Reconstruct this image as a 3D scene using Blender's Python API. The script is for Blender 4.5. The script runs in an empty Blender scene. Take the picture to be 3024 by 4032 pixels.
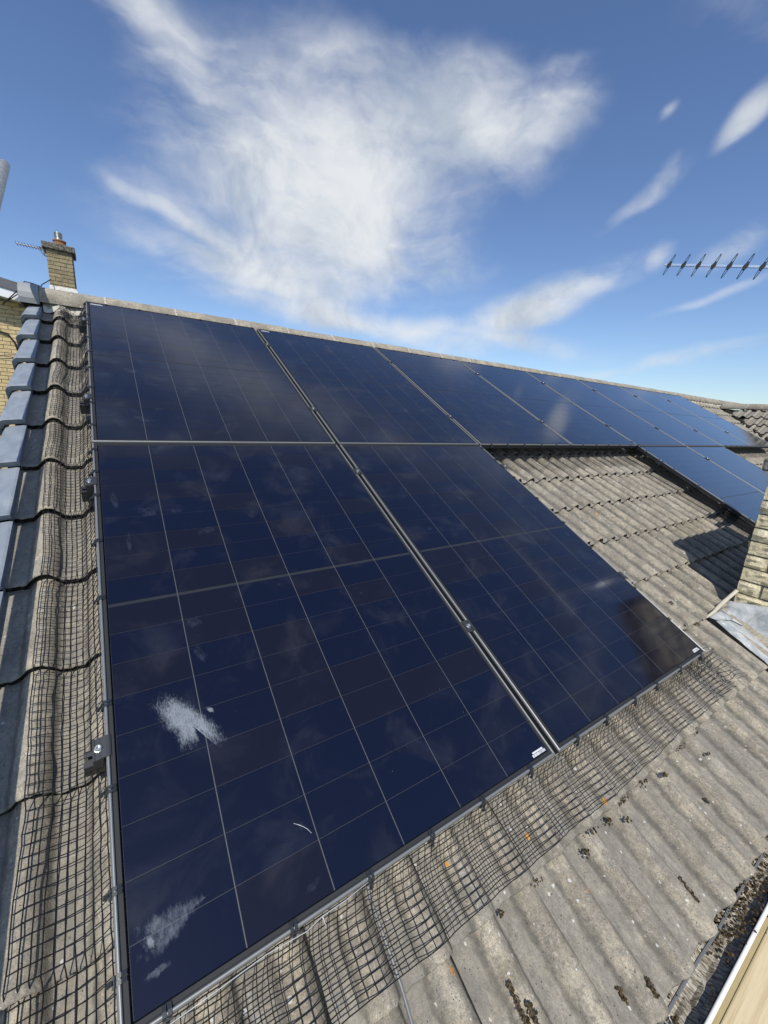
import bpy, math, random
from mathutils import Matrix, Vector
random.seed(7)
S = bpy.context.scene
COL = S.collection
CP, SP = 0.8877, 0.4605                      # cosine / sine of the roof pitch
MR = Matrix(((1, 0, 0), (0, CP, -SP), (0, SP, CP)))   # roof (u along ridge, v up slope, n normal) -> world
def W(u, v, n): return Vector((u, CP*v-SP*n, SP*v+CP*n))
RM = MR.to_4x4()

# ------------------------------------------------------------------ camera
cam = bpy.data.cameras.new('camera'); cob = bpy.data.objects.new('camera', cam); COL.objects.link(cob)
right = Vector((0.8352, -0.5471, 0.0562)); down = Vector((-0.0858, -0.2306, -0.9693)); fwd = Vector((0.5432, 0.8047, -0.2395))
cm = Matrix((right, -down, -fwd)).transposed().to_4x4(); cm.translation = Vector((0.0748, -2.1, 0.189))
cob.matrix_world = cm
cam.lens = 14.245; cam.sensor_width = 36; cam.sensor_fit = 'AUTO'; cam.clip_start = 0.01; cam.clip_end = 3000
S.camera = cob
S.render.resolution_x = 768; S.render.resolution_y = 1024

# ------------------------------------------------------------------ sun, sky, exposure
SUN = Vector((-0.34, -0.567, 0.8324)).normalized()
sl = bpy.data.lights.new('sun', 'SUN'); sl.energy = 4.2; sl.angle = math.radians(0.53); sl.color = (1.0, 0.955, 0.88)
so = bpy.data.objects.new('sun', sl); COL.objects.link(so); so.rotation_euler = SUN.to_track_quat('Z', 'Y').to_euler()
so.location = (0, -3, 12)
ELEV = math.asin(SUN.z); ROT = math.atan2(SUN.x, SUN.y)
S.view_settings.view_transform = 'Standard'; S.view_settings.look = 'None'; S.view_settings.exposure = 0.0; S.view_settings.gamma = 1.0
try: S.view_settings.use_curve_mapping = False
except Exception: pass

class NT:
    """small helper for node trees"""
    def __init__(s, t): s.t = t; s.n = t.nodes; s.l = t.links
    def add(s, typ, **k):
        x = s.n.new(typ)
        for a, b in k.items(): setattr(x, a, b)
        return x
    def put(s, node, idx, v):
        if v is None: return
        if hasattr(v, 'is_linked') or isinstance(v, bpy.types.NodeSocket): s.l.new(v, node.inputs[idx])
        else: node.inputs[idx].default_value = v
    def m(s, op, a, b=None, c=None, clamp=False):
        x = s.add('ShaderNodeMath', operation=op, use_clamp=clamp)
        s.put(x, 0, a); s.put(x, 1, b); s.put(x, 2, c); return x.outputs[0]
    def vm(s, op, a, b=None):
        x = s.add('ShaderNodeVectorMath', operation=op); s.put(x, 0, a); s.put(x, 1, b)
        return x.outputs['Value'] if op in ('DOT_PRODUCT', 'LENGTH') else x.outputs[0]
    def noise(s, vec, scale, detail=4, rough=.55, dist=0.0, out=0):
        x = s.add('ShaderNodeTexNoise'); s.put(x, 'Vector', vec); s.put(x, 'Scale', scale); s.put(x, 'Detail', detail)
        s.put(x, 'Roughness', rough); s.put(x, 'Distortion', dist); return x.outputs[out]
    def vor(s, vec, scale, feature='F1', rnd=1.0):
        x = s.add('ShaderNodeTexVoronoi', feature=feature); s.put(x, 'Vector', vec); s.put(x, 'Scale', scale); s.put(x, 'Randomness', rnd); return x
    def smooth(s, v, a, b, lo=0.0, hi=1.0):
        x = s.add('ShaderNodeMapRange', interpolation_type='SMOOTHSTEP'); s.put(x, 0, v); s.put(x, 1, a); s.put(x, 2, b); s.put(x, 3, lo); s.put(x, 4, hi); return x.outputs[0]
    def mix(s, f, a, b, blend='MIX'):
        x = s.add('ShaderNodeMix', data_type='RGBA', blend_type=blend); s.put(x, 0, f)
        for i, v in ((6, a), (7, b)):
            if isinstance(v, (tuple, list)) and len(v) == 3: v = (*v, 1)
            s.put(x, i, v)
        return x.outputs[2]
    def map(s, vec, loc=(0, 0, 0), rot=(0, 0, 0), sc=(1, 1, 1)):
        x = s.add('ShaderNodeMapping'); s.put(x, 0, vec); s.put(x, 1, loc); s.put(x, 2, rot); s.put(x, 3, sc); return x.outputs[0]

wd = bpy.data.worlds.new('World'); S.world = wd; wd.use_nodes = True
q = NT(wd.node_tree); q.n.clear()
sky = q.add('ShaderNodeTexSky', sky_type='NISHITA'); sky.sun_disc = False
sky.sun_elevation = ELEV; sky.sun_rotation = ROT; sky.air_density = 1.0; sky.dust_density = 0.5; sky.ozone_density = 4.5; sky.altitude = 100
tc = q.add('ShaderNodeTexCoord'); D = tc.outputs['Generated']
# clouds: soft elongated banks at fixed sky directions, broken up by stretched noise
BL = [[3.5353, -1.8042, 0.4241, -0.032, 1.2744, 2.5721, -6.5589, -0.1106, 0.9], [4.5261, -2.9135, -0.4539, -0.0112, 2.0794, 6.3197, -11.0072, -0.0748, 0.95], [7.5496, -7.6849, -0.7439, 0.0233, 7.6434, 3.5108, -13.9864, -0.0561, 0.75], [4.9884, -0.685, -0.2632, -0.1447, -8.3659, 10.3712, -14.884, -0.0073, 0.74], [3.659, -1.9686, 0.3522, -0.0232, 2.0123, 3.2136, -11.8385, -0.0503, 0.95], [8.0059, -1.2138, -0.2466, -0.0699, -12.8404, 17.7381, -46.9493, -0.009, 0.72], [4.1267, -1.3983, -0.0125, -0.0741, -1.6385, 6.3017, -20.3743, -0.0237, 0.98], [2.8194, -1.299, -0.1359, -0.0672, -1.0455, 5.7245, -23.8681, -0.0182, 0.92], [3.9909, -5.5291, 1.4862, 0.0651, 10.8089, -4.3195, -24.1951, -0.0141, 0.82], [4.7549, -13.3383, 6.4211, 0.0557, 31.1582, -21.1634, -39.4389, -0.0062, 0.84], [4.3789, -22.6738, 8.3948, 0.0491, 28.0928, -21.3692, -34.6446, -0.006, 0.86], [6.9817, -52.5557, 34.805, 0.0178, 57.7256, -44.6085, -52.5166, -0.0047, 0.6], [2.0532, -4.1661, -0.0746, 0.1344, 14.0149, -7.8967, -69.0749, -0.0054, 0.5], [5.4841, -14.332, -1.068, 0.0523, 13.8946, -6.1606, -33.9625, -0.0125, 0.45], [8.9074, -26.9455, 14.0649, 0.0267, 19.3191, -16.2348, -30.7259, -0.0053, 0.55], [2.8839, -2.4878, -0.3718, 0.0279, 3.0663, 6.3454, -38.1121, -0.0119, 0.75], [3.4182, -8.7525, 0.1735, 0.0826, 28.0972, -16.5775, -84.1868, -0.0056, 0.42], [7.3612, -32.0087, 18.3106, 0.0269, 39.2728, -30.152, -44.4041, -0.0048, 0.5]]
warp = q.noise(D, 2.2, 3, .5, out=1)
Dw = q.vm('ADD', D, q.vm('SCALE', q.vm('SUBTRACT', warp, (.5, .5, .5))))
q.n[-1]
for nd in q.n:
    if nd.type == 'VECT_MATH' and nd.operation == 'SCALE': nd.inputs[3].default_value = 0.16
G = None
for ax, ay, az, ac, bx, by, bz, bc, w in BL:
    x = q.m('SUBTRACT', q.vm('DOT_PRODUCT', Dw, (ax, ay, az)), ac); y = q.m('SUBTRACT', q.vm('DOT_PRODUCT', Dw, (bx, by, bz)), bc)
    r2 = q.m('MULTIPLY_ADD', x, x, q.m('MULTIPLY', y, y))
    g = q.m('MULTIPLY', q.m('EXPONENT', q.m('MULTIPLY', r2, -0.9)), w)
    front = q.m('GREATER_THAN', q.vm('DOT_PRODUCT', D, tuple(fwd)), 0.0)
    g = q.m('MULTIPLY', g, front)
    G = g if G is None else q.m('MAXIMUM', q.m('MULTIPLY_ADD', g, .35, G), g)
# general broken cirrus everywhere else in the sky
sx = q.add('ShaderNodeSeparateXYZ'); q.l.new(D, sx.inputs[0])
zz = q.m('ADD', q.m('MAXIMUM', sx.outputs[2], 0.0), 0.22)
cx = q.add('ShaderNodeCombineXYZ'); q.l.new(q.m('DIVIDE', sx.outputs[0], zz), cx.inputs[0]); q.l.new(q.m('DIVIDE', sx.outputs[1], zz), cx.inputs[1])
Pp = cx.outputs[0]
wide = q.smooth(q.noise(q.map(Pp, loc=(3.1, 1.7, 0), sc=(1, 1.5, 1)), 0.9, 5, .55, .6), .42, .74)
off = q.smooth(q.vm('DOT_PRODUCT', D, tuple(fwd)), .42, .68, 1.0, 0.0)
G = q.m('MAXIMUM', G, q.m('MULTIPLY', q.m('MULTIPLY', wide, off), .62))
wv2 = q.vm('ADD', D, q.vm('MULTIPLY', q.vm('SUBTRACT', q.noise(D, 6.0, 4, .55, out=1), (.5, .5, .5)), (.10, .10, .10)))
fi = q.noise(q.map(wv2, rot=(.35, .25, .75), sc=(1.0, 1.9, 2.6)), 3.2, 10, .54, .35)
st = q.noise(q.map(wv2, rot=(0, .5, .2), sc=(2.2, 1.0, 5.5)), 4.2, 9, .55, .2)
nz = q.m('ADD', q.m('MULTIPLY', q.m('SUBTRACT', fi, .5), 1.65), q.m('MULTIPLY', q.m('SUBTRACT', st, .5), .70))
G = q.m('MINIMUM', G, 1.12)
dens = q.m('ADD', G, q.m('MULTIPLY', nz, q.m('MINIMUM', q.m('MULTIPLY', G, 2.2), .85)))
cov = q.m('POWER', q.smooth(dens, .15, 1.12), .9)
shade = q.smooth(q.noise(q.map(wv2, loc=(1, 2, 3)), 5.5, 8, .6, .3), .32, .62)
ccol = q.mix(shade, (.50, .565, .65), (.84, .86, .88))
skc = q.add('ShaderNodeHueSaturation'); q.l.new(sky.outputs[0], skc.inputs['Color']); skc.inputs['Saturation'].default_value = 1.04; skc.inputs['Hue'].default_value = .506
SKY_K = 0.138
scl = q.vm('SCALE', skc.outputs[0]); q.n[-1].inputs[3].default_value = SKY_K
for nd in q.n:
    if nd.type == 'VECT_MATH' and nd.operation == 'SCALE' and not nd.inputs[3].is_linked and abs(nd.inputs[3].default_value-1) < 1e-6: nd.inputs[3].default_value = SKY_K
bg = q.add('ShaderNodeBackground'); q.l.new(q.mix(q.m('MULTIPLY', cov, .93), scl, ccol), bg.inputs[0]); bg.inputs[1].default_value = 1.0
wo = q.add('ShaderNodeOutputWorld'); q.l.new(bg.outputs[0], wo.inputs[0])

# ------------------------------------------------------------------ materials
def mat(name, col=(.5, .5, .5), rough=.6, metal=0.0, spec=.5):
    m = bpy.data.materials.new(name); m.use_nodes = True; t = NT(m.node_tree)
    b = t.n['Principled BSDF']; b.inputs['Base Color'].default_value = (*col, 1); b.inputs['Roughness'].default_value = rough
    b.inputs['Metallic'].default_value = metal; b.inputs['Specular IOR Level'].default_value = spec
    t.b = b; m['_'] = 0; return m, t
def bump(t, h, strength=.4, dist=.004):
    x = t.add('ShaderNodeBump'); t.put(x, 'Height', h); x.inputs['Strength'].default_value = strength; x.inputs['Distance'].default_value = dist
    t.l.new(x.outputs[0], t.b.inputs['Normal'])
def ocoord(t, jitter=True):
    c = t.add('ShaderNodeTexCoord').outputs['Object']
    if not jitter: return c, None
    r = t.add('ShaderNodeObjectInfo').outputs['Random']
    return t.vm('ADD', c, t.vm('MULTIPLY', (37.0, 91.0, 13.0), q_comb(t, r))), r
def q_comb(t, r):
    c = t.add('ShaderNodeCombineXYZ')
    for i in range(3): t.l.new(r, c.inputs[i])
    return c.outputs[0]

def tile_material(name, base=1.0, lichen=True, pan=False):
    m, t = mat(name, rough=.92, spec=.2); c, r = ocoord(t)
    big = t.noise(c, 7, 5, .6, .4); streak = t.noise(t.map(c, sc=(26, 3.2, 26)), 1.0, 6, .65, .8); grain = t.noise(c, 330, 2, .6); mid = t.noise(c, 42, 5, .65)
    k = base
    a = t.mix(t.smooth(big, .35, .65), (.200*k, .172*k, .128*k), (.345*k, .302*k, .225*k))
    a = t.mix(t.smooth(streak, .50, .72, 0, .75), a, (.135*k, .13*k, .118*k))
    a = t.mix(t.smooth(t.noise(t.map(c, loc=(5, 5, 5), sc=(18, 2.4, 18)), 1, 5, .6, 1.0), .58, .72, 0, .6), a, (.44*k, .425*k, .37*k))
    a = t.mix(t.smooth(mid, .38, .70, 0, .55), a, (.15*k, .142*k, .125*k))
    a = t.mix(t.smooth(t.noise(c, 105, 4, .7), .46, .68, 0, .55), a, (.105*k, .098*k, .082*k)); a = t.mix(t.smooth(t.noise(t.map(c, loc=(9, 3, 2)), 85, 4, .7), .55, .72, 0, .55), a, (.45*k, .425*k, .36*k))
    a = t.mix(t.m('MULTIPLY_ADD', r, .36, .0), a, (.21*k, .20*k, .175*k))
    g = t.m('MULTIPLY_ADD', grain, 1.3, .35); gm = t.add('ShaderNodeVectorMath', operation='SCALE'); t.put(gm, 0, a); t.put(gm, 3, g)
    a = gm.outputs[0]
    if pan:                                             # silt and algae in the pans, rain-washed rolls; shade painted along the roll feet
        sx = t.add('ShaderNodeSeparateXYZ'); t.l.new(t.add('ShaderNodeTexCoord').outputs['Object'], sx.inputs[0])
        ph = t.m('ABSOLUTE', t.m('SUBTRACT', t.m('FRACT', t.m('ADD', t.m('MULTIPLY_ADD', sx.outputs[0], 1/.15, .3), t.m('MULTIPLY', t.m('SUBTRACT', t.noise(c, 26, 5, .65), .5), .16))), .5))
        pan_ = t.smooth(ph, .20, .30, 1.0, 0.0); foot_shade = t.m('MULTIPLY', t.smooth(ph, .17, .225), t.smooth(ph, .235, .31, 1.0, 0.0)); nb = t.smooth(t.noise(c, 30, 5, .7), .25, .6, .45, 1.0)
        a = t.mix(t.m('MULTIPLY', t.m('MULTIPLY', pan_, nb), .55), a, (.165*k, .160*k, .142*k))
        a = t.mix(t.m('MULTIPLY', t.m('MULTIPLY', foot_shade, nb), .62), a, (.070*k, .067*k, .058*k))
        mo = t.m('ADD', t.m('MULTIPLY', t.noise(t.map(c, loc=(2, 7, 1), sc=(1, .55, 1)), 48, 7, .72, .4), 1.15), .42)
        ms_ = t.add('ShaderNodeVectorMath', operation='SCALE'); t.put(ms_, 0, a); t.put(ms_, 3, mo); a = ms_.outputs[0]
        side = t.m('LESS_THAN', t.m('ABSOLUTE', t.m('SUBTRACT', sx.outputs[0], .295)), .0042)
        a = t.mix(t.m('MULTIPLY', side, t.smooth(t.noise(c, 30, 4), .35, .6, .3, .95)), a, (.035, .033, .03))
    if lichen:
        wv = t.vm('ADD', c, t.vm('MULTIPLY', t.noise(c, 60, 2, out=1), (.012, .012, .012)))
        v1 = t.vor(wv, 38); sp_ = t.m('MULTIPLY', t.m('LESS_THAN', v1.outputs['Distance'], t.m('MULTIPLY_ADD', t.noise(c, 5, 2), .42, -.08)),
                   t.m('GREATER_THAN', t.vm('DOT_PRODUCT', v1.outputs['Color'], (1, 0, 0)), .62))
        a = t.mix(t.m('MULTIPLY', sp_, .75), a, (.56, .57, .54))
        v2 = t.vor(wv, 9.5); o = t.m('MULTIPLY', t.m('LESS_THAN', t.m('MULTIPLY_ADD', t.noise(c, 130, 2), .10, v2.outputs['Distance']), .125), t.m('GREATER_THAN', t.vm('DOT_PRODUCT', v2.outputs['Color'], (0, 1, 0)), .78))
        a = t.mix(t.m('MULTIPLY', o, .85), a, t.mix(mid, (.50, .20, .03), (.62, .33, .07)))
        v3 = t.vor(wv, 120); a = t.mix(t.m('MULTIPLY', t.m('LESS_THAN', v3.outputs['Distance'], .17), t.m('GREATER_THAN', t.vm('DOT_PRODUCT', v3.outputs['Color'], (0, 0, 1)), .72)), a, (.06, .058, .05))
    t.l.new(a, t.b.inputs['Base Color'])
    bump(t, t.m('ADD', t.m('MULTIPLY', grain, .5), t.m('ADD', mid, t.m('MULTIPLY', streak, .6))), .55, .0035)
    return m
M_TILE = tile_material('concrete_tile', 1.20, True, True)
m, t = mat('tile_nose_algae_shade', rough=.95, spec=.1); c, r = ocoord(t)  # tile end faces: algae, plus the shade under the nose darkened into the colour
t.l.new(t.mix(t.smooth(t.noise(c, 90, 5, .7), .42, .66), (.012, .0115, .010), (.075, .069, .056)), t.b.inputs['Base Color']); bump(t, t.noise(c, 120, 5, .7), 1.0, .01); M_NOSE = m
M_RIDGE = tile_material('ridge_concrete', 1.3)
m, t = mat('lime_mortar', rough=.95, spec=.1); c, r = ocoord(t, False)
t.l.new(t.mix(t.smooth(t.noise(c, 30, 5, .65), .35, .65), (.30, .27, .20), (.56, .54, .47)), t.b.inputs['Base Color']); bump(t, t.noise(c, 90, 5), .8, .006); M_MORT = m
m, t = mat('pale_joint_mortar', rough=.95, spec=.1); c, r = ocoord(t, False); t.l.new(t.mix(t.smooth(t.noise(c, 45, 5, .7), .38, .62), (.24, .22, .18), (.60, .57, .50)), t.b.inputs['Base Color']); M_JMORT = m
m, t = mat('white_mortar', rough=.95, spec=.1); c, r = ocoord(t, False)
t.l.new(t.mix(t.smooth(t.noise(c, 30, 5, .65), .3, .6), (.5, .48, .42), (.78, .76, .7)), t.b.inputs['Base Color']); bump(t, t.noise(c, 90, 5), .8, .006); M_WMORT = m
m, t = mat('grey_verge_plastic', rough=.55, spec=.4); c, r = ocoord(t)
a = t.mix(t.smooth(t.noise(t.map(c, sc=(1, .4, 1)), 22, 5, .6, .5), .35, .7), (.185, .215, .255), (.245, .28, .32)); a = t.mix(t.smooth(t.noise(c, 8, 4), .55, .75, 0, .6), a, (.34, .355, .36))
t.l.new(a, t.b.inputs['Base Color']); bump(t, t.noise(c, 60, 4), .15, .003); M_VERGE = m
m, t = mat('anodised_frame', rough=.42, metal=.45); c, r = ocoord(t, False)
t.l.new(t.mix(t.noise(c, 120, 4, .6), (.21, .216, .216), (.29, .296, .295)), t.b.inputs['Base Color']); M_FRAME = m
m, t = mat('frame_lip', (.024, .026, .028), .65, 0, .25); M_LIP = m
m, t = mat('frame_inner_black', (.018, .019, .02), .5); M_BLACK = m
m, t = mat('solar_cell', rough=.13, spec=.10); ow = t.add('ShaderNodeObjectInfo'); r = ow.outputs['Random']
c = t.add('ShaderNodeTexCoord').outputs['Object']; geo = t.add('ShaderNodeNewGeometry').outputs['Position']
n1 = t.noise(geo, 2.6, 3, .5)
a = t.mix(t.m('GREATER_THAN', r, .62), (.0032, .0049, .0160), (.0076, .0066, .0122)); a = t.mix(t.m('MULTIPLY', r, .5), a, (.0046, .0054, .0138))
dust = t.smooth(t.noise(geo, 5.5, 7, .62, .5), .48, .80, 0, .055); a = t.mix(dust, a, (.30, .30, .30))
spk = t.vor(geo, 60); a = t.mix(t.m('MULTIPLY', t.m('LESS_THAN', spk.outputs['Distance'], .035), t.m('GREATER_THAN', t.vm('DOT_PRODUCT', spk.outputs['Color'], (1, 0, 0)), .95)), a, (.45, .45, .43))
t.b.inputs['Coat Weight'].default_value = 1.0; t.b.inputs['Coat Roughness'].default_value = .09; t.b.inputs['Coat IOR'].default_value = 1.5
t.l.new(a, t.b.inputs['Base Color']); t.l.new(t.m('MULTIPLY_ADD', t.noise(geo, 9, 4), .10, .085), t.b.inputs['Roughness'])
bump(t, t.noise(geo, 900, 1, .5), .03, .0006); M_CELL = m
m, t = mat('back_sheet', (.026, .028, .031), .2); M_SHEET = m
m, t = mat('cell_ribbon', (.085, .09, .095), .3); M_RIB = m
m, t = mat('cell_gap_line', (.048, .048, .058), .3); M_RIB2 = m
m, t = mat('silver_bolt', (.72, .72, .70), .28, .9); M_BOLT = m
m, t = mat('black_clamp', (.045, .048, .052), .42, .3); M_CLAMP = m
m, t = mat('galvanised_rail', (.5, .51, .52), .4, .9); M_RAIL = m
m, t = mat('black_net_plastic', (.012, .012, .014), .35, 0, .5); M_NET = m
m, t = mat('clip_plastic', (.022, .026, .03), .3, 0, .5); M_CLIP = m
m, t = mat('white_sticker', (.60, .62, .62), .5); M_STICK = m
m, t = mat('underlay_felt', (.02, .02, .022), .9); M_FELT = m
m, t = mat('white_upvc', (.80, .81, .81), .35); M_WHITE = m
m, t = mat('grey_roof_felt', rough=.85); c, r = ocoord(t, False); t.l.new(t.mix(t.noise(c, 14, 4), (.10, .105, .115), (.155, .16, .17)), t.b.inputs['Base Color']); M_GREY = m
def brick_mat(name, c1, c2, c3, sc=18, b=.6):
    m, t = mat(name, rough=.93, spec=.15); c, r = ocoord(t)
    a = t.mix(r, c1, c2); a = t.mix(t.smooth(t.noise(c, sc, 5, .7), .42, .68, 0, .8), a, c3)
    gr = t.noise(c, 220, 2); a2 = t.add('ShaderNodeVectorMath', operation='SCALE'); t.put(a2, 0, a); t.put(a2, 3, t.m('MULTIPLY_ADD', gr, 1.0, .5))
    t.l.new(a2.outputs[0], t.b.inputs['Base Color']); bump(t, t.m('ADD', t.noise(c, sc*2.4, 5, .7), t.m('MULTIPLY', gr, .4)), b, .012); return m
M_BRK_Y = brick_mat('rockface_buff_brick', (.76, .67, .44), (.80, .73, .52), (.50, .42, .26), 26, .8)
M_BRK_C = brick_mat('weathered_buff_brick', (.29, .235, .135), (.38, .315, .185), (.17, .14, .085), 16)
M_BRK_W = brick_mat('wall_buff_brick', (.60, .46, .24), (.70, .56, .32), (.50, .37, .19), 12)
m, t = mat('grey_joint', rough=.95, spec=.1); c, r = ocoord(t, False); t.l.new(t.mix(t.noise(c, 40, 4), (.20, .19, .165), (.33, .315, .28)), t.b.inputs['Base Color']); bump(t, t.noise(c, 120, 4), .5, .005); M_JOINT = m
m, t = mat('sheet_lead', rough=.7, spec=.3, metal=.0); c, r = ocoord(t)
a = t.mix(t.smooth(t.noise(c, 9, 5, .65, .8), .35, .65), (.26, .285, .30), (.46, .475, .475)); a = t.mix(t.smooth(t.noise(t.map(c, loc=(4, 2, 1)), 20, 6, .7), .55, .72), a, (.60, .61, .58))
t.l.new(a, t.b.inputs['Base Color']); bump(t, t.noise(c, 14, 4), .35, .012); M_LEAD = m
m, t = mat('terracotta', rough=.9); c, r = ocoord(t, False); t.l.new(t.mix(t.smooth(t.noise(c, 25, 5, .7), .4, .65), (.34, .155, .07), (.14, .10, .07)), t.b.inputs['Base Color']); M_TERRA = m
m, t = mat('mossy_slab', rough=.95); c, r = ocoord(t, False); t.l.new(t.mix(t.smooth(t.noise(c, 28, 6, .7), .42, .62), (.055, .05, .04), (.24, .225, .19)), t.b.inputs['Base Color']); bump(t, t.noise(c, 50, 5), .7, .01); M_SLAB = m
m, t = mat('cowl_steel', (.55, .55, .54), .35, .9); M_STEEL = m
m, t = mat('antenna_aluminium', (.78, .79, .80), .3, .85); M_ALU = m
m, t = mat('antenna_plastic', (.02, .021, .024), .45); M_APLA = m
m, t = mat('gutter_plastic', rough=.45); c, r = ocoord(t, False); t.l.new(t.mix(t.smooth(t.noise(c, 35, 5), .4, .7), (.045, .05, .055), (.13, .135, .14)), t.b.inputs['Base Color']); M_GUT = m
m, t = mat('gutter_silt', rough=1.0, spec=.1); c, r = ocoord(t, False)
fib = t.noise(t.map(c, rot=(0, 0, .25), sc=(230, 36, 60)), 1, 5, .7, .5)
a = t.mix(t.smooth(fib, .40, .60), (.20, .165, .115), (.66, .63, .55)); a = t.mix(t.smooth(t.noise(c, 7, 4), .5, .68), a, (.085, .065, .04))
t.l.new(a, t.b.inputs['Base Color']); bump(t, fib, .9, .008); M_SILT = m
m, t = mat('moss', rough=1.0, spec=.05); c, r = ocoord(t, False); t.l.new(t.mix(t.smooth(t.noise(c, 160, 3), .4, .65), (.028, .02, .012), (.12, .09, .05)), t.b.inputs['Base Color']); M_MOSS = m
m, t = mat('pale_board', rough=.8); c, r = ocoord(t)
a = t.mix(t.smooth(t.noise(t.map(c, sc=(2.2, 40, 40)), 1.5, 6, .6, 1.2), .35, .7), (.64, .53, .33), (.52, .41, .235)); a = t.mix(t.smooth(t.noise(c, 26, 5, .7), .62, .74, 0, .6), a, (.27, .20, .10))
t.l.new(a, t.b.inputs['Base Color']); bump(t, t.noise(t.map(c, sc=(6, 120, 120)), 1.5, 4), .3, .003); M_BOARD = m
m, t = mat('galvanised_tube', rough=.5, metal=.6); c, r = ocoord(t, False); t.l.new(t.mix(t.smooth(t.noise(c, 55, 6, .7), .4, .6), (.25, .26, .25), (.46, .465, .45)), t.b.inputs['Base Color']); M_TUBE = m
m, t = mat('cable_grey', (.15, .155, .155), .4); M_CABLE = m
m, t = mat('cable_black', (.02, .02, .022), .5); M_CBLK = m
m, t = mat('cable_beige', (.50, .46, .36), .6); M_CBEI = m
m, t = mat('clear_filament', (.45, .46, .46), .25); M_FIL = m
m, t = mat('ground_grass', rough=1.0); c, r = ocoord(t, False); t.l.new(t.mix(t.noise(c, .4, 6), (.035, .055, .018), (.075, .095, .035)), t.b.inputs['Base Color']); M_GRASS = m
def dust_mat(name, sc, thr, dirx, col=(.52, .55, .58), top=.75):
    m, t = mat(name, col, .95, 0, .1); c = t.add('ShaderNodeTexCoord'); o = c.outputs['Object']; uv = c.outputs['UV']
    n = t.noise(t.map(o, rot=(0, 0, dirx), sc=(sc, sc*.42, sc)), 1.0, 4, .75, .6); n2 = t.noise(o, sc*.2, 4, .6)
    s = t.add('ShaderNodeSeparateXYZ'); t.l.new(uv, s.inputs[0])
    e = s.outputs[0]                         # uv.x holds an edge falloff: 1 in the middle, 0 at the rim
    al = t.smooth(t.m('ADD', t.m('MULTIPLY', n, .7), t.m('MULTIPLY_ADD', n2, .35, t.m('MULTIPLY', t.m('MINIMUM', e, .6), .75))), thr-.05, thr+.42, 0, top)
    tr = t.add('ShaderNodeBsdfTransparent'); mx = t.add('ShaderNodeMixShader'); t.l.new(al, mx.inputs[0]); t.l.new(tr.outputs[0], mx.inputs[1]); t.l.new(t.b.outputs[0], mx.inputs[2])
    t.l.new(mx.outputs[0], t.n['Material Output'].inputs[0]); return m
M_SMEAR = dust_mat('chalky_smear', 260, .68, .7, (.42, .47, .52), .50)
M_HAZE = dust_mat('dust_patch', 150, .78, 1.0, (.40, .45, .52), .26)
M_FAINT = dust_mat('faint_print', 90, .86, .4, (.28, .33, .43), .10)

# ------------------------------------------------------------------ mesh helpers
class MB:
    def __init__(s, tf=None): s.v = []; s.f = []; s.mi = []; s.tf = tf or (lambda a, b, c: Vector((a, b, c)))
    def vert(s, p): s.v.append(tuple(s.tf(*p))); return len(s.v)-1
    def face(s, ids, mi=0): s.f.append(tuple(ids)); s.mi.append(mi)
    def box(s, a, b, mi=0, jit=0.0):
        j = lambda: random.uniform(-jit, jit)
        i = [s.vert((x+j(), y+j(), z+j())) for x in (a[0], b[0]) for y in (a[1], b[1]) for z in (a[2], b[2])]
        for f in ((0, 1, 3, 2), (4, 6, 7, 5), (0, 4, 5, 1), (2, 3, 7, 6), (0, 2, 6, 4), (1, 5, 7, 3)): s.face([i[k] for k in f], mi)
    def tube(s, pts, r, n=6, mi=0, cap=True):
        pts = [Vector(p) for p in pts]; R = r if isinstance(r, (list, tuple)) else [r]*len(pts); rings = []
        up = None
        for k, p in enumerate(pts):
            d = (pts[min(k+1, len(pts)-1)]-pts[max(k-1, 0)])
            d = d.normalized() if d.length > 1e-9 else Vector((0, 0, 1))
            if up is None: up = Vector((0, 0, 1)) if abs(d.z) < .9 else Vector((1, 0, 0))
            a = d.cross(up)
            if a.length < 1e-6: a = d.cross(Vector((1, .3, .2)))
            a.normalize(); b = a.cross(d).normalized(); up = b
            rings.append([s.vert(p+a*(R[k]*math.cos(2*math.pi*j/n))+b*(R[k]*math.sin(2*math.pi*j/n))) for j in range(n)])
        for k in range(len(rings)-1):
            for j in range(n): s.face((rings[k][j], rings[k][(j+1) % n], rings[k+1][(j+1) % n], rings[k+1][j]), mi)
        if cap: s.face(rings[0][::-1], mi); s.face(rings[-1], mi)
    def grid(s, rows, mi=0, flip=False):
        ids = [[s.vert(p) for p in r] for r in rows]
        for a in range(len(ids)-1):
            for b in range(len(ids[0])-1):
                fc = (ids[a][b], ids[a][b+1], ids[a+1][b+1], ids[a+1][b]); s.face(fc[::-1] if flip else fc, mi)
        return ids
    def lathe(s, prof, ctr=(0, 0, 0), n=20, mi=0):
        rings = [[s.vert((ctr[0]+r*math.cos(2*math.pi*j/n), ctr[1]+r*math.sin(2*math.pi*j/n), ctr[2]+z)) for j in range(n)] for r, z in prof]
        for k in range(len(rings)-1):
            for j in range(n): s.face((rings[k][j], rings[k][(j+1) % n], rings[k+1][(j+1) % n], rings[k+1][j]), mi)
    def mesh(s, name, mats, smooth=False):
        m = bpy.data.meshes.new(name); m.from_pydata(s.v, [], s.f); mats = mats if isinstance(mats, (list, tuple)) else [mats]
        for x in mats: m.materials.append(x)
        if len(mats) > 1: m.polygons.foreach_set('material_index', s.mi)
        if smooth: m.polygons.foreach_set('use_smooth', [True]*len(m.polygons))
        m.update(); return m
    def build(s, name, mats, parent=None, smooth=False, mw=None):
        return link(name, s.mesh(name, mats, smooth), parent, mw)
def link(name, data, parent=None, local=None):
    o = bpy.data.objects.new(name, data); COL.objects.link(o)
    if parent: o.parent = parent
    if local is not None: o.matrix_local = local
    return o
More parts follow.
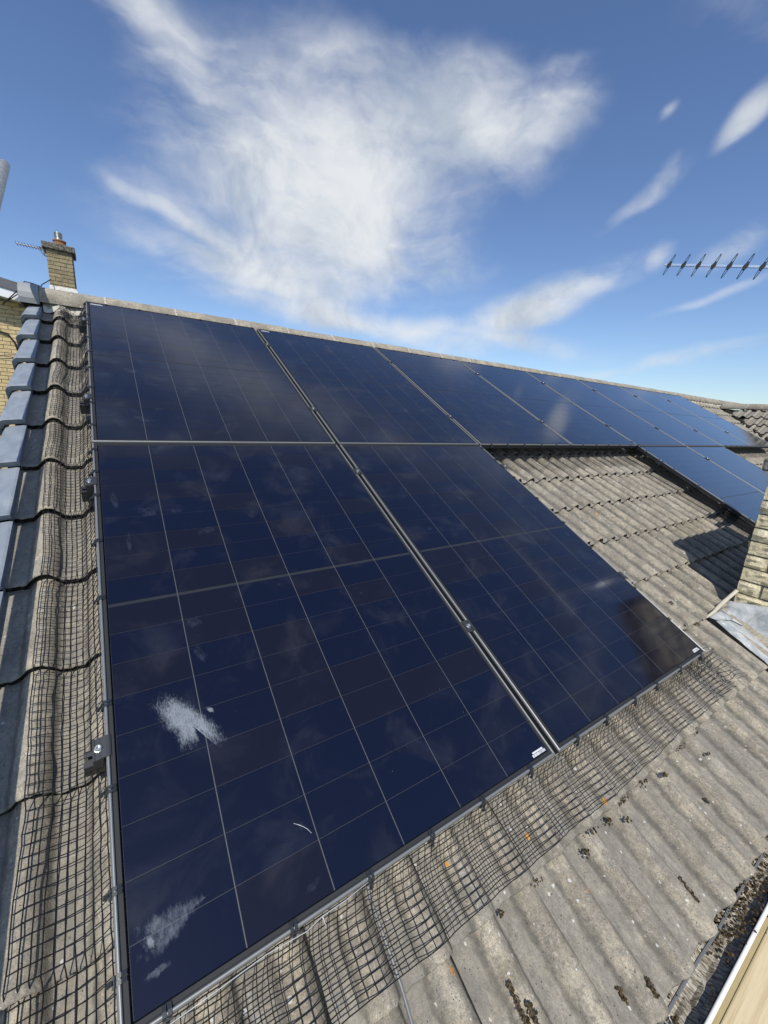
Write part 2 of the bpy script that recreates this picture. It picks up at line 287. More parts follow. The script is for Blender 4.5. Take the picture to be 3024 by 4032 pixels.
def tag(o, label=None, cat=None, group=None, kind=None):
    if label: o['label'] = label
    if cat: o['category'] = cat
    if group: o['group'] = group
    if kind: o['kind'] = kind
    return o
def thing(name, label, cat, group=None, mw=None):
    return tag(link(name, None, None, mw if mw is not None else Matrix()), label, cat, group)
def T(x, y, z): return Matrix.Translation((x, y, z))
ORD = ['first', 'second', 'third', 'fourth', 'fifth', 'sixth', 'seventh', 'eighth', 'ninth', 'tenth', 'eleventh', 'twelfth', 'thirteenth', 'fourteenth', 'fifteenth', 'sixteenth', 'seventeenth', 'eighteenth', 'nineteenth', 'twentieth']
ORD += ['twenty-'+x for x in ORD[:9]]+['thirtieth']+['thirty-'+x for x in ORD[:9]]+['fortieth']+['forty-'+x for x in ORD[:9]]+['fiftieth']

# ------------------------------------------------------------------ ground and the house
g = MB(); g.grid([[(-900, -900, -5.6), (900, -900, -5.6)], [(-900, 900, -5.6), (900, 900, -5.6)]]); tag(g.build('ground', M_GRASS), kind='structure')

house = thing('house', 'house whose tiled roof carries the black solar panels', 'house')
wl = MB(); wl.box((-.30, -1.85, -5.6), (16, 5.1, -1.25)); wl.build('wall', M_BRK_W, house)
rf = MB(); NU = -.215
APY, APZ = W(0, 2.03, -.13).y, W(0, 2.03, -.13).z
rf.grid([[(-.31, W(0, -2.26, NU).y, W(0, -2.26, NU).z), (16, W(0, -2.26, NU).y, W(0, -2.26, NU).z)], [(-.31, APY, APZ-.09), (16, APY, APZ-.09)], [(-.31, 5.3, APZ-.09-(5.3-APY)*SP/CP), (16, 5.3, APZ-.09-(5.3-APY)*SP/CP)]])
roof = rf.build('roof', M_FELT, house)
gab = MB(); y0 = W(0, -2.2, NU).y; z0 = W(0, -2.2, NU).z      # gable end under the verge
i = [gab.vert(p) for p in ((-.305, y0, -1.25), (-.305, y0, z0-.02), (-.305, APY, APZ-.12), (-.305, 5.1, -1.2), (-.305, 5.1, -1.25))]; gab.face(i[::-1]); gab.build('gable_wall', M_BRK_W, house)

# --- one concrete double-roll tile in its own frame: u 0..0.30, v 0 (nose) .. 0.415 (head)
PITCH, TW, GA, TL, TT = .15, .30, .3336, .40, .024
def prof(u):
    x = ((u-.105) % PITCH); x = min(x, PITCH-x)      # distance from the nearest roll crest
    if x < .044: return .041*(1-(x/.044)**2)**.95
    return -.003*math.cos((x-.075)/.031*math.pi/2)
def tile_mesh(seed):
    rg = random.Random(seed); b = MB(); N = 36; us = [TW*k/N for k in range(N+1)]
    jag = [rg.uniform(-.0022, .0022) for _ in us]; dr = [rg.uniform(0, .003) for _ in us]
    rows = []
    for v, dn in ((TL, -.0345), (.20, -.0175), (.02, -.0016), (.004, -.0008), (-.0005, -.0030)):
        rows.append([(u, v+(jag[k] if v < .03 else 0), prof(u)+dn-(dr[k] if v < 0 else 0)) for k, u in enumerate(us)])
    top = b.grid(rows, 0, True)
    low = [b.vert((u, .004+jag[k]*1.6, prof(u)-TT-dr[k]*1.5)) for k, u in enumerate(us)]
    inn = [b.vert((u, .05, prof(u)-TT)) for u in us]
    for k in range(N):
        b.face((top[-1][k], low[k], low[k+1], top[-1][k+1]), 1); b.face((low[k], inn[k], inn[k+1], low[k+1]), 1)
    for k in (0, N):                                   # side edges of the tile
        e = [b.vert((us[k], v, prof(us[k])+dn-TT*1.1)) for v, dn in ((TL, -.0345), (.02, -.0016))]
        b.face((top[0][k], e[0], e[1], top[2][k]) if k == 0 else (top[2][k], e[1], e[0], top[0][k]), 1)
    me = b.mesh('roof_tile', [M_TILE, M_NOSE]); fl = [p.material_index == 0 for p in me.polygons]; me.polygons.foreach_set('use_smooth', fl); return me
TMS = [tile_mesh(s) for s in range(6)]
U0, V0, NB = -.258, -1.947, -.152
rg = random.Random(3)
far = MB(); farm = []
def tile_local(i, j, rg):
    return T(U0+i*TW+rg.uniform(-.0015, .0015), V0+j*GA+rg.uniform(-.004, .004), NB+rg.uniform(-.002, .002)) @ Matrix.Rotation(rg.uniform(-.006, .006), 4, 'Z') @ Matrix.Rotation(rg.uniform(-.004, .004), 4, 'Y')
def chim_hit(i, j): return (U0+i*TW+.15 > 3.22 and U0+i*TW+.15 < 4.2 and V0+j*GA+.1 < -1.70)
hidden = []
VAL = lambda u, v: u < 11.45-(1.78-v)*CP+.10          # this side of the valley with the wing roof
roofM = roof
for i in range(0, 42):
    for j in range(-1, 12):
        if chim_hit(i, j): continue
        uc, vc = U0+i*TW+.15, V0+j*GA+.17
        if not VAL(uc, vc) and uc > 9: continue
        seen = i == 0 or (j <= 1 and i <= 15) or (2.15 < uc < 4.95 and j <= 6) or (6.85 < uc < 10 and j in (4, 5)) or uc > 9.15 or (i == 1 and j <= 1) or (j == 11 and i < 4)
        L = tile_local(i, j, rg)
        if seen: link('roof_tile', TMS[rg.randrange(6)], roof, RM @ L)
        else: hidden.append(L)
me0 = TMS[0]; hv = MB()
for L in hidden:                                        # tiles under the panels, joined
    b0 = len(hv.v)
    for vv in me0.vertices: hv.v.append(tuple(RM @ L @ vv.co))
    for pp in me0.polygons: hv.f.append(tuple(b0+k for k in pp.vertices)); hv.mi.append(pp.material_index)
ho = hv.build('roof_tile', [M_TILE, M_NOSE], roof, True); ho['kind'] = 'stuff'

# --- verge caps on the left edge, stepping with the courses
def verge_mesh():
    b = MB(); c = [(-.352, -.118), (-.356, -.03), (-.345, -.012), (-.330, -.004), (-.262, .004), (-.254, .002), (-.252, -.045)]
    rows = []
    for v, dn in ((.335, -.034), (.06, -.006), (.003, 0), (-.0005, -.003)): rows.append([(u+(.016*v/.335 if k_ < 4 else 0), v, n+dn) for k_, (u, n) in enumerate(c)])
    ids = b.grid(rows, 0, True)
    low = [b.vert((u+.010*(1 if k < 3 else 0), .010, n-.034 if k > 0 else n-.004)) for k, (u, n) in enumerate(c)]
    for k in range(len(c)-1): b.face((ids[-1][k], low[k], low[k+1], ids[-1][k+1]))
    return b.mesh('verge_cap', M_VERGE)
VM = verge_mesh()
for j in range(-1, 12):
    link('verge_cap', VM, roof, RM @ T(rg.uniform(-.004, .004), V0+j*GA-.012, -.124) @ Matrix.Rotation(rg.uniform(-.012, .012), 4, 'Z'))

# --- ridge tiles
def ridge_mesh(L=.452, r=.118):
    b = MB(); N = 14; pr = []
    for k in range(N+1):
        a = math.pi*(-.06+1.12*k/N); pr.append((-r*math.cos(a), r*.80*math.sin(a)))
    ro = random.Random(5)
    b.grid([[(x+ro.uniform(-.002, .002), y, z) for y, z in pr] for x in (0, .004, L*.33, L*.66, L-.004, L)], 0, True)
    for x, fl in ((0, 0), (L, 1)):
        o = [b.vert((x, y, z)) for y, z in pr]; n = [b.vert((x, y*.86, z*.86-.004)) for y, z in pr]
        for k in range(N): b.face((o[k], o[k+1], n[k+1], n[k]) if fl else (n[k], n[k+1], o[k+1], o[k]))
    return b.mesh('ridge_tile', M_RIDGE, True)
RMS = ridge_mesh()
for k in range(36):
    link('ridge_tile', RMS, roof, T(-.343+k*.4645, APY+.0, APZ-.012+rg.uniform(-.003, .003)) @ Matrix.Rotation(rg.uniform(-.006, .006), 4, 'Z'))
pts = [(-.116*math.cos(math.pi*a/12), .094*math.sin(math.pi*a/12)) for a in range(0, 13)]
def joint_mesh(seed):
    rg = random.Random(seed); b = MB()
    b.grid([[(xx+rg.uniform(-.003, .003), y*f, z*f) for y, z in pts] for xx, f in ((-.010, .975), (-.004, 1.02), (.005, 1.018), (.011, .975))], 0, True); return b.mesh('mortar_joint', M_JMORT, True)
JMS = [joint_mesh(k) for k in range(4)]
for k in range(1, 36): link('mortar_joint', JMS[k % 4], roof, T(-.343+k*.4645-.006, APY, APZ-.012))
bed = MB(W); nn = 420; rr = random.Random(9)
bed.grid([[(-.25+k*.03, 1.955+.01*rr.random(), -.105) for k in range(nn)], [(-.25+k*.03, 1.925+.012*rr.random(), -.128+.5*prof((-.25+k*.03-U0))) for k in range(nn)], [(-.25+k*.03, 1.865+.03*rr.random(), -.158+prof((-.25+k*.03-U0))) for k in range(nn)]])
bed.build('mortar_bed', M_MORT, roof, True)
ec = MB(); pe = [(-.126*math.cos(math.pi*(-.12+1.24*k/12)), .104*math.sin(math.pi*(-.12+1.24*k/12))) for k in range(13)]
ec.grid([[(x, APY+y*f, APZ-.012+z*f) for y, z in pe] for x, f in ((-.372, .97), (-.368, 1), (-.268, 1), (-.264, .97))], 0, True)
o_ = [ec.vert((-.372, APY+y*.97, APZ-.012+z*.97)) for y, z in pe]; ec.face(o_)
m, t = mat('ridge_end_plastic', (.27, .285, .29), .6); ec.build('ridge_end_cap', m, roof)

# ------------------------------------------------------------------ gutter along the eave
GY, GZ, GR = -1.966, -1.238, .056
gt = MB(); pr = [(GY-GR*math.cos(a)*1.0, GZ-GR*math.sin(a)) for a in [math.pi*k/14 for k in range(15)]]
gt.grid([[(x, y, z) for y, z in pr] for x in (-.5, 16)], 0)
gt.grid([[(x, y+(.0035 if y > GY else -.0035)*abs(math.cos(math.pi*k/14)), z-.0035*math.sin(math.pi*k/14)) for k, (y, z) in enumerate(pr)] for x in (-.5, 16)], 0, True)
gt.tube([(x, GY-GR, GZ+.001) for x in (-.5, 16)], .0048, 8)
gutter = gt.build('gutter', M_GUT, house, True)
rim = MB(); rim.tube([(-.5, GY-GR-.001, GZ+.007), (16, GY-GR-.001, GZ+.007)], .0052, 8); rim.build('gutter_rim', M_WHITE, house, True)  # sunlit lip of the grey gutter, painted in as a white rim
fe = MB(); ro = random.Random(2); xs = [-.45+k*.11 for k in range(45)]
for k in range(0, 44, 4):
    seg = [(x, -1.962+ro.uniform(-.003, .003), -1.222+ro.uniform(-.002, .002)) for x in xs[k:k+5]]; fe.tube(seg, .0042, 6)
fe.build('eaves_strip', M_CABLE, house)
silt = MB(); ro = random.Random(4); rows = []
for a in range(9):
    yy = GY-GR*.86+GR*1.72*a/8; rows.append([(-.45+k*.025, yy, GZ-.020-.022*math.sin(math.pi*a/8)+.006*a/8+ro.uniform(-.0045, .0045)) for k in range(200)])
silt.grid(rows, 0); tag(silt.build('gutter_silt', M_SILT, house), kind='stuff')

def clumps(b, ctr, n, sx, sy, sz, r0, rg):
    for _ in range(n):
        c = Vector(ctr)+Vector((rg.gauss(0, sx), rg.gauss(0, sy), abs(rg.gauss(0, sz)))); r = r0*rg.uniform(.35, 1.0); i = []
        for th in range(3):
            for ph in range(5):
                a = math.pi*(th+.6)/3.2; p = 2*math.pi*(ph+.5*(th % 2))/5; q_ = r*rg.uniform(.65, 1.3)
                i.append(b.vert((c.x+q_*math.sin(a)*math.cos(p), c.y+q_*math.sin(a)*math.sin(p), c.z+q_*.5*math.cos(a))))
        for th in range(2):
            for ph in range(5): b.face((i[th*5+ph], i[(th+1)*5+ph], i[(th+1)*5+(ph+1) % 5], i[th*5+(ph+1) % 5]))
        b.face(i[0:5][::-1]); b.face(i[10:15])
ms = MB(); rg2 = random.Random(12)
for x, n, s in ((1.02, 60, .030), (1.43, 90, .034), (1.60, 150, .045), (1.70, 90, .03), (1.80, 60, .03), (1.52, 60, .03), (2.1, 60, .05), (.9, 40, .03), (1.10, 50, .025), (2.4, 60, .08), (1.93, 60, .04)):
    clumps(ms, (x, GY-.004, GZ-.012), n, s, .026, .014, .0062, rg2)
    clumps(ms, (x, -1.948, -1.205), n//3, s, .008, .008, .0055, rg2)
tag(ms.build('gutter_moss', M_MOSS), 'dark brown moss heaped in the eaves gutter and against the tile ends', 'moss', kind='stuff')
mr = MB(W); rg2 = random.Random(21)
for u, v, n, sx in ((1.625, -1.975, 26, .014), (1.30, -1.968, 20, .012), (1.33, -1.99, 12, .008), (1.145, -1.985, 18, .012), (.80, -1.952, 10, .008), (1.50, -1.95, 16, .02), (1.79, -1.95, 12, .03), (1.18, -1.955, 16, .03), (1.42, -1.955, 20, .04), (.92, -1.955, 12, .02),
                    (2.60, -1.615, 14, .02), (2.75, -1.62, 10, .03), (2.57, -1.60, 12, .01), (3.05, -1.39, 8, .01), (2.0, -1.955, 10, .02), (1.92, -2.02, 8, .01)):
    clumps(mr, (u, v, NB+.001+prof(u-U0)), int(n*1.4), sx*.6, .004, .003, .0042, rg2)
for u, v, l in ((1.37, -2.16, 34), (1.05, -2.215, 20), (.995, -2.20, 16), (.72, -2.05, 40), (.735, -2.09, 30), (2.68, -1.46, 10), (1.75, -2.10, 8)):
    for k in range(l): clumps(mr, (u+rg2.gauss(0, .002), v-.0018*k, NB-.002+prof(u-U0)), 2, .003, .002, .002, .0042, rg2)
for j in range(1, 7):                                   # moss tufts lodged behind the noses of the exposed courses
    for k in range(26):
        u = rg2.uniform(2.4, 4.6) if j > 1 else rg2.uniform(2.4, 3.0); clumps(mr, (u, V0+j*GA-.006, NB-.014+prof(u-U0)), 2, .010, .003, .004, .0045, rg2)
tag(mr.build('moss_crumbs', M_MOSS), 'brown moss crumbs lying along the tile joints below the panels', 'moss', kind='stuff')

# ------------------------------------------------------------------ scaffold
for k in range(3):
    b = MB(); b.box((-1.5, -2.262-.232*k, -1.325), (7.0, -2.036-.232*k, -1.287), 0, .002)
    o = b.build('scaffold_board', M_BOARD); bb = o.modifiers.new('bevel', 'BEVEL'); bb.width = .004; bb.segments = 2
    tag(o, ['pale timber scaffold board running right beside the gutter', 'pale timber scaffold board second out from the gutter', 'pale timber scaffold board third out from the gutter'][k], 'scaffold board', 'scaffold boards below the eave')
pt = MB(); A_ = W(-.444, 3.2, .448); B_ = W(-.285, -2.9, .13); dv = (A_-B_).normalized()
pt.tube([B_, A_-dv*.004, A_], [.0350, .0350, .0330], 24, 0, False); pt.tube([A_, A_-dv*.3], [.0325, .0295], 24, 0, False)
tag(pt.build('scaffold_tube', M_TUBE, None, True), 'weathered galvanised scaffold tube whose end pokes in at the left frame edge', 'scaffold tube')

# ------------------------------------------------------------------ solar panels
PW, PH, GX, GYP = 1.134, 1.7415, .0202, .0102
def frame_mesh():
    b = MB(); pf = [(.0, -.035), (.0, -.0050), (.0006, -.0018), (.0018, .0010), (.0037, .0024), (.0054, .0024), (.0070, .0010), (.0079, -.0012), (.0082, -.0040), (.0094, -.0040), (.0098, .0), (.0172, .0003), (.0180, -.0012), (.0192, -.006)]
    rings = []
    for d, n in pf: rings.append([b.vert(p) for p in ((d, d, n), (PW-d, d, n), (PW-d, PH-d, n), (d, PH-d, n))])
    for k in range(len(pf)-1):
        for c in range(4): b.face((rings[k][c], rings[k][(c+1) % 4], rings[k+1][(c+1) % 4], rings[k+1][c]), 1 if (k >= 8 or k == 0 or c == 2) else 0)  # top side also gets the dark lip colour, which mutes its glint
    lip = [b.vert(p) for p in ((.03, .03, -.035), (PW-.03, .03, -.035), (PW-.03, PH-.03, -.035), (.03, PH-.03, -.035))]
    for c in range(4): b.face((rings[0][(c+1) % 4], rings[0][c], lip[c], lip[(c+1) % 4]))
    me = b.mesh('frame', [M_FRAME, M_LIP]); return me
FM = frame_mesh()
b = MB(); b.grid([[(.021, .021, -.0012), (PW-.021, .021, -.0012)], [(.021, PH-.021, -.0012), (PW-.021, PH-.021, -.0012)]]); SHM = b.mesh('glass_laminate', M_SHEET)
b = MB(); b.box((.021, .021, -.006), (PW-.021, PH-.021, -.0045)); BKM = b.mesh('backing', M_BLACK)
CPX, CPY, CW, CH = .1822, .0946, .1794, .0934
b = MB(); ch = .0; b.box((0, 0, -.0011), (CW, CH, -.0002)); CELLM = b.mesh('cell', M_CELL)
X0, YB = .0205, .0195; MIDG = .011
def cell_pos():
    for r in range(18):
        y = YB+r*CPY+(MIDG if r >= 9 else 0)
        for c in range(6): yield X0+c*CPX+.0015, y
b = MB()
for x, y in cell_pos(): b.box((x, y, -.0011), (x+CW, y+CH, -.0002))
CELLS = b.mesh('cell', M_CELL)
b = MB()
for c in range(1, 6): b.box((X0+c*CPX-.0010, YB, -.0011), (X0+c*CPX+.0010, YB+18*CPY+MIDG, -.0005))
for r in range(1, 18):
    if r == 9: continue
    y = YB+r*CPY+(MIDG if r > 9 else 0)-.0009
    for c in range(6): b.box((X0+c*CPX+.0016, y, -.0011), (X0+(c+1)*CPX-.0016, y+.0007, -.0006), 1)
RIBM = b.mesh('cell_ribbon', [M_RIB, M_RIB2])
def sticker_mesh():
    b = MB(); x = 0; b.grid([[(0, 0, 0), (.058, 0, 0)], [(0, .0055, 0), (.058, .0055, 0)]])
    rg = random.Random(8); x = -.006
    while x < .062:
        w = rg.choice((.004, .007, .010, .003)); b.grid([[(x, -.0105, 0), (x+w, -.0105, 0)], [(x, -.0015, 0), (x+w, -.0015, 0)]]); x += w+rg.choice((.0012, .002))
    return b.mesh('serial_sticker', M_STICK)
STM = sticker_mesh()
GRP = 'black solar panels on the roof'
panels = {}
def panel(c, row, label):
    u = c*(PW+GX); v = 0.0 if row == 0 else -GYP-PH
    p = thing('solar_panel', label, 'solar panel', GRP, RM @ T(u, v, 0))
    link('frame', FM, p); link('glass_laminate', SHM, p); link('backing', BKM, p); link('cell_ribbon', RIBM, p)
    if c < 3:
        for x, y in cell_pos(): link('cell', CELLM, p, T(x, y, 0))
    else: link('cell', CELLS, p)['kind'] = 'stuff'
    if row == 1: link('serial_sticker', STM, p, T(PW-.078, .0305, .0004) @ Matrix.Scale(.82, 4))
    if row == 0 and c < 2: link('serial_sticker', STM, p, T(.03, PH-.034, .0004))
    panels[c, row] = p; return p
TOPL = ['upper left solar panel at the left end beside the verge', 'second solar panel from the left in the top row', 'third solar panel from the left in the top row', 'fourth solar panel from the left in the top row, above the open tiles',
        'fifth solar panel from the left in the top row', 'sixth solar panel from the left in the top row', 'seventh solar panel from the left in the top row, second to last', 'last solar panel at the far right end of the top row']
for c in range(8): panel(c, 0, TOPL[c])
panel(0, 1, 'large nearest solar panel with the chalky smear, lower left'); panel(1, 1, 'lower solar panel beside the open tiles, reflecting the aerial')
panel(4, 1, 'lower far solar panel whose edge borders the open tiles, left of its pair'); panel(5, 1, 'lower far solar panel at the right, partly behind the brick chimney')

# chalky marks lying on the glass
def smear(parent, name, poly, m, cx, cy, rot=0, sc=1.0):
    b = MB(); n = len(poly); ring = 4; ids = [[b.vert((0, 0, 0))]]
    uvs = [1.0]
    for r in range(1, ring+1):
        ids.append([b.vert((x*r/ring, y*r/ring, 0)) for x, y in poly]); uvs += [1-r/ring]*n
    for k in range(n): b.face((ids[0][0], ids[1][k], ids[1][(k+1) % n]))
    for r in range(1, ring):
        for k in range(n): b.face((ids[r][k], ids[r+1][k], ids[r+1][(k+1) % n], ids[r][(k+1) % n]))
    me = b.mesh(name, m); ul = me.uv_layers.new(name='UVMap')
    for lp in me.loops: ul.data[lp.index].uv = (uvs[lp.vertex_index], .5)
    return link(name, me, parent, T(cx, cy, .0005) @ Matrix.Rotation(rot, 4, 'Z') @ Matrix.Scale(sc, 4))
def ell(a, b_, n=22, j=.12, seed=0):
    r = random.Random(seed); return [(a*math.cos(2*math.pi*k/n)*(1+r.uniform(-j, j)), b_*math.sin(2*math.pi*k/n)*(1+r.uniform(-j, j))) for k in range(n)]
P0, P1, P2, P3 = panels[0, 1], panels[0, 0], panels[1, 1], panels[1, 0]
def loc(poly): return poly
BIG = [(.1001, .5368), (.1079, .5471), (.1351, .5558), (.1498, .5488), (.1896, .5072), (.2031, .4839), (.2241, .4547), (.2358, .4325), (.2406, .3992), (.2229, .3896), (.2112, .4093), (.1969, .4396), (.1840, .4571), (.188, .4125), (.1471, .4096), (.1396, .4511), (.1186, .4745), (.1118, .5083)]
def poly_rel(p, grow=1.0):
    cx = sum(x for x, y in p)/len(p); cy = sum(y for x, y in p)/len(p); return [((x-cx)*grow, (y-cy)*grow) for x, y in p], cx, cy
pl, cx, cy = poly_rel(BIG, 1.28); smear(P0, 'chalky_smear', pl, M_SMEAR, cx, cy)
smear(P0, 'chalky_smear', ell(.014, .008, 14, .2, 3), M_SMEAR, .226, .482, -.8)
PAT = [(.03, .1352), (.0478, .1411), (.1052, .1419), (.1431, .1342), (.1671, .1269), (.1456, .1198), (.129, .1088), (.0857, .0825), (.063, .0754), (.040, .0789), (.0276, .0922)]
pl, cx, cy = poly_rel(PAT, 1.30); smear(P0, 'dust_patch', pl, M_HAZE, cx, cy)
smear(P0, 'dust_patch', ell(.030, .010, 18, .2, 4), M_HAZE, .062, .062, .1); smear(P0, 'dust_patch', ell(.012, .020, 16, .2, 5), M_SMEAR, .053, .104, .3, .7)
OFF = GYP+PH
for u, v, a, b_, r in ((.06, -.40, .02, .09, .1), (.229, -.992, .045, .030, .4), (.228, -1.10, .022, .05, .2), (.249, -.477, .05, .02, -.2), (.519, -.543, .03, .02, .1), (.346, -1.705, .04, .012, .3), (.52, -.911, .02, .008, .2), (.09, -.62, .012, .09, 0), (1.085, -1.655, .012, .006, .9), (.16, -.47, .06, .05, .3), (.34, -.60, .06, .03, .5), (.36, -1.60, .022, .012, -.9)):
    smear(P0, 'faint_print', ell(a, b_, 18, .25, int(u*900)), M_FAINT, u, v+OFF, r)
for u, v, a, b_, r in ((.172, 1.134, .07, .05, .6), (.19, .72, .06, .05, .2), (.207, .20, .09, .03, -.3), (.277, .30, .05, .02, .2), (.48, .55, .05, .03, .3)): smear(P1, 'faint_print', ell(a, b_, 18, .25, int(u*900)), M_FAINT, u, v, r)
for u, v, a, b_, r in ((2.206-1.154, -.932, .02, .04, .2), (1.314-1.154, -.746, .03, .02, .4), (1.668-1.154, -.55, .05, .03, .1)): smear(P2, 'faint_print', ell(a, b_, 18, .25, int(u*900)), M_FAINT, u, v+OFF, r)
for u, v, a, b_, r in ((.5, .62, .06, .03, .3), (.75, .45, .05, .03, .1)): smear(P3, 'faint_print', ell(a, b_, 18, .25, int(u*900)), M_FAINT, u, v, r)
fb = MB(); fb.tube([(.343, .165, .0008), (.351, .158, .0035), (.360, .150, .004), (.368, .141, .003), (.374, .131, .0008)], .0006, 5)
tag(fb.build('bird_feather', M_FIL, None, True, RM @ T(0, -OFF, 0)), 'thin white feather shaft lying on the nearest solar panel', 'feather')

# ------------------------------------------------------------------ rails, clamps
def rail(u0, u1, v, label):
    b = MB(W)
    for (v0, v1, n0, n1) in ((-.019, -.015, -.078, -.037), (.015, .019, -.078, -.037), (-.019, .019, -.082, -.078), (-.019, -.006, -.041, -.037), (.006, .019, -.041, -.037), (-.019, .019, -.062, -.059)): b.box((u0, v+v0, n0), (u1, v+v1, n1))
    o = b.build('mounting_rail', [M_CLAMP]); tag(o, label, 'mounting rail', 'mounting rails under the panels')
    return o
RV = (1.40, .39, -.275, -1.275)
rail(-.042, 9.27, RV[0], 'black mounting rail under the top panel row, end showing highest on the verge side')
rail(-.043, 9.27, RV[1], 'black mounting rail under the top panel row, second end down the verge side')
rail(-.042, 2.34, RV[2], 'black mounting rail under the lower panels, third end down the verge side')
rail(-.044, 2.34, RV[3], 'black mounting rail under the lower panels, lowest end on the verge side')
rail(4.585, 6.96, RV[2], 'upper black mounting rail under the lower far pair of panels')
rail(4.585, 6.96, RV[3], 'lower black mounting rail under the lower far pair of panels')
def bolt_mesh():
    b = MB(); b.lathe([(.0001, 0), (.0085, 0), (.0085, .0018), (.0068, .0024), (.0068, .0075), (.006, .0085), (.0034, .0085), (.0034, .0045), (.0001, .0045)], n=16); return b.mesh('bolt', M_BOLT)
BOLT = bolt_mesh()
def end_mesh():
    b = MB(); pf = [(-.024, -.038), (-.024, -.004), (-.0235, -.0015), (-.020, -.0015), (-.0195, -.003), (-.0188, -.0015), (-.0125, .0005), (-.006, .003), (.002, .0052), (.008, .0050), (.0115, .0035), (.0115, .0008), (.001, .0005), (-.003, -.004), (-.003, -.038)]
    rows = [[(u, v, n) for u, n in pf] for v in (-.024, .024)]; ids = b.grid(rows, 0, False)
    b.face(ids[0][:4]+ids[0][6:8]+ids[0][12:]); b.face((ids[1][:4]+ids[1][6:8]+ids[1][12:])[::-1])
    for v in (-.0315, ): pass
    return b.mesh('clamp_body', M_CLAMP)
ENDM = end_mesh()
for k, v in enumerate(RV):
    p = thing('end_clamp', '%s black end clamp down the left panel edge, with its bolt' % ['topmost', 'second', 'third', 'lowest, biggest-looking'][k], 'end clamp', 'end clamps on the outer panel edges', RM @ T(-.0005, v, 0))
    link('clamp_body', ENDM, p); link('bolt', BOLT, p, T(-.0125, 0, .0005))
    if k == 3: pass
for k, v in enumerate(RV[2:]):
    p = thing('end_clamp', '%s end clamp on the panel edge facing the open tiles' % ['upper', 'lower'][k], 'end clamp', 'end clamps on the outer panel edges', RM @ T(2*PW+GX+.0005, v, 0) @ Matrix.Rotation(math.pi, 4, 'Z'))
    link('clamp_body', ENDM, p); link('bolt', BOLT, p, T(-.0125, 0, .0005))
    p = thing('end_clamp', '%s end clamp on the left edge of the lower far panels' % ['upper', 'lower'][k], 'end clamp', 'end clamps on the outer panel edges', RM @ T(4*(PW+GX)-.0005, v, 0))
    link('clamp_body', ENDM, p); link('bolt', BOLT, p, T(-.0125, 0, .0005))
b = MB(); pf = [(-.0185, .0026), (-.0175, .0062), (-.009, .0066), (-.0085, .0030), (.0085, .0030), (.009, .0066), (.0175, .0062), (.0185, .0026), (.008, .0016), (.008, -.035), (-.008, -.035), (-.008, .0016)]
ids = b.grid([[(u, v, n) for u, n in pf+pf[:1]] for v in (-.024, .024)]); b.face(ids[0][:-1]); b.face(ids[1][:-1][::-1]); MIDM = b.mesh('clamp_body', M_CLAMP)
for c in range(1, 8):
    for k, v in enumerate(RV):
        if k > 1 and c not in (1, 5): continue
        nm = '%s mid clamp between the %s and %s panels of the %s' % (['upper', 'lower'][k % 2], ORD[c-1], ORD[c], 'top row' if k < 2 else 'column') if k < 2 else '%s mid clamp between the two %s panels of the lower row' % (['upper', 'lower'][k % 2], 'nearest' if c == 1 else 'far')
        p = thing('mid_clamp', nm, 'mid clamp', 'mid clamps between neighbouring panels', RM @ T(c*(PW+GX)-GX/2, v, 0))
        link('clamp_body', MIDM, p); link('bolt', BOLT, p, T(0, 0, .003))

# ------------------------------------------------------------------ bird netting and its clips
tile_n = lambda u, v: NB+prof(u-U0)-.0285*(((v-V0) % GA)/GA)
sag = lambda u, v: .38*max(tile_n(u, v), tile_n(u, v-.01))+.62*max(tile_n(u+d, v-e) for d in (-.05, -.03, 0, .03, .05) for e in (0, .01))
def net(name, label, f, ns, nt, t_of, wire=.00098, jit=.0006, seed=0):
    """f(s,t) -> (u,v,n); s runs outwards from the panel edge, t along it"""
    rg = random.Random(seed); nz = {}
    pts = []
    for a in range(nt+1):
        row = []
        for k in range(ns+1):
            p = Vector(f(k/ns, a/nt)); row.append(p+Vector((rg.gauss(0, jit), rg.gauss(0, jit), rg.gauss(0, jit*.5))))
        pts.append(row)
    b = MB(W)
    for a in range(nt+1): b.tube(pts[a], wire, 4, 0, False)
    for k in range(ns+1): b.tube([pts[a][k] for a in range(nt+1)], wire*1.15, 4, 0, False)
    return tag(b.build(name, M_NET), label, 'bird netting', 'strips of black bird netting along the panel edges')
def wob(x, s): return math.sin(x*3.1+s)*.5+math.sin(x*7.7+s*2.3)*.3+math.sin(x*17+s)*.2
def f_left(s, t):
    v = -1.93+t*(1.80+1.93); reach = .158+.010*wob(v, 1.0)
    u = -.004-reach*(s**1.0)
    tn = sag(u, v)+.0075+.002*(.5+.5*wob(v*2.1+u*9, .3))
    w = max(0, 1-s*2.6); return (u, v+.003*wob(v*1.3+s, 2)*s, tn*(1-w*w)+(-.028)*w*w)
net('bird_netting', 'strip of black bird netting along the verge side of the panels', f_left, 10, 166, None, wire=.0011, seed=1)
def f_bot(s, t):
    u = -.11+t*(2.42+.11); reach = .165+.008*wob(u, 4)
    v = -1.755-reach*s; tn = sag(u, v)+.0075+.003*(.5+.5*wob(u*2+v*9, 1.3))+.010*math.sin(math.pi*min(1, s*1.25))*(1-s)
    w = max(0, 1-s*2.2); return (u+.004*wob(u*2, 1)*s, v, tn*(1-w*w)+(-.028)*w*w)
net('bird_netting', 'strip of black bird netting along the bottom edge of the nearest panels', f_bot, 10, 116, None, seed=2)
def f_flap(s, t):
    u = 2.26+.30*t; v = -1.72-.19*s+.012*wob(t*4+s, 2); return (u+.02*s, v, tile_n(u, v)+.012+.014*abs(wob(u*9, s*2)))
net('bird_netting', 'crumpled loose corner of bird netting past the nearest panels', f_flap, 11, 17, None, jit=.003, seed=3)
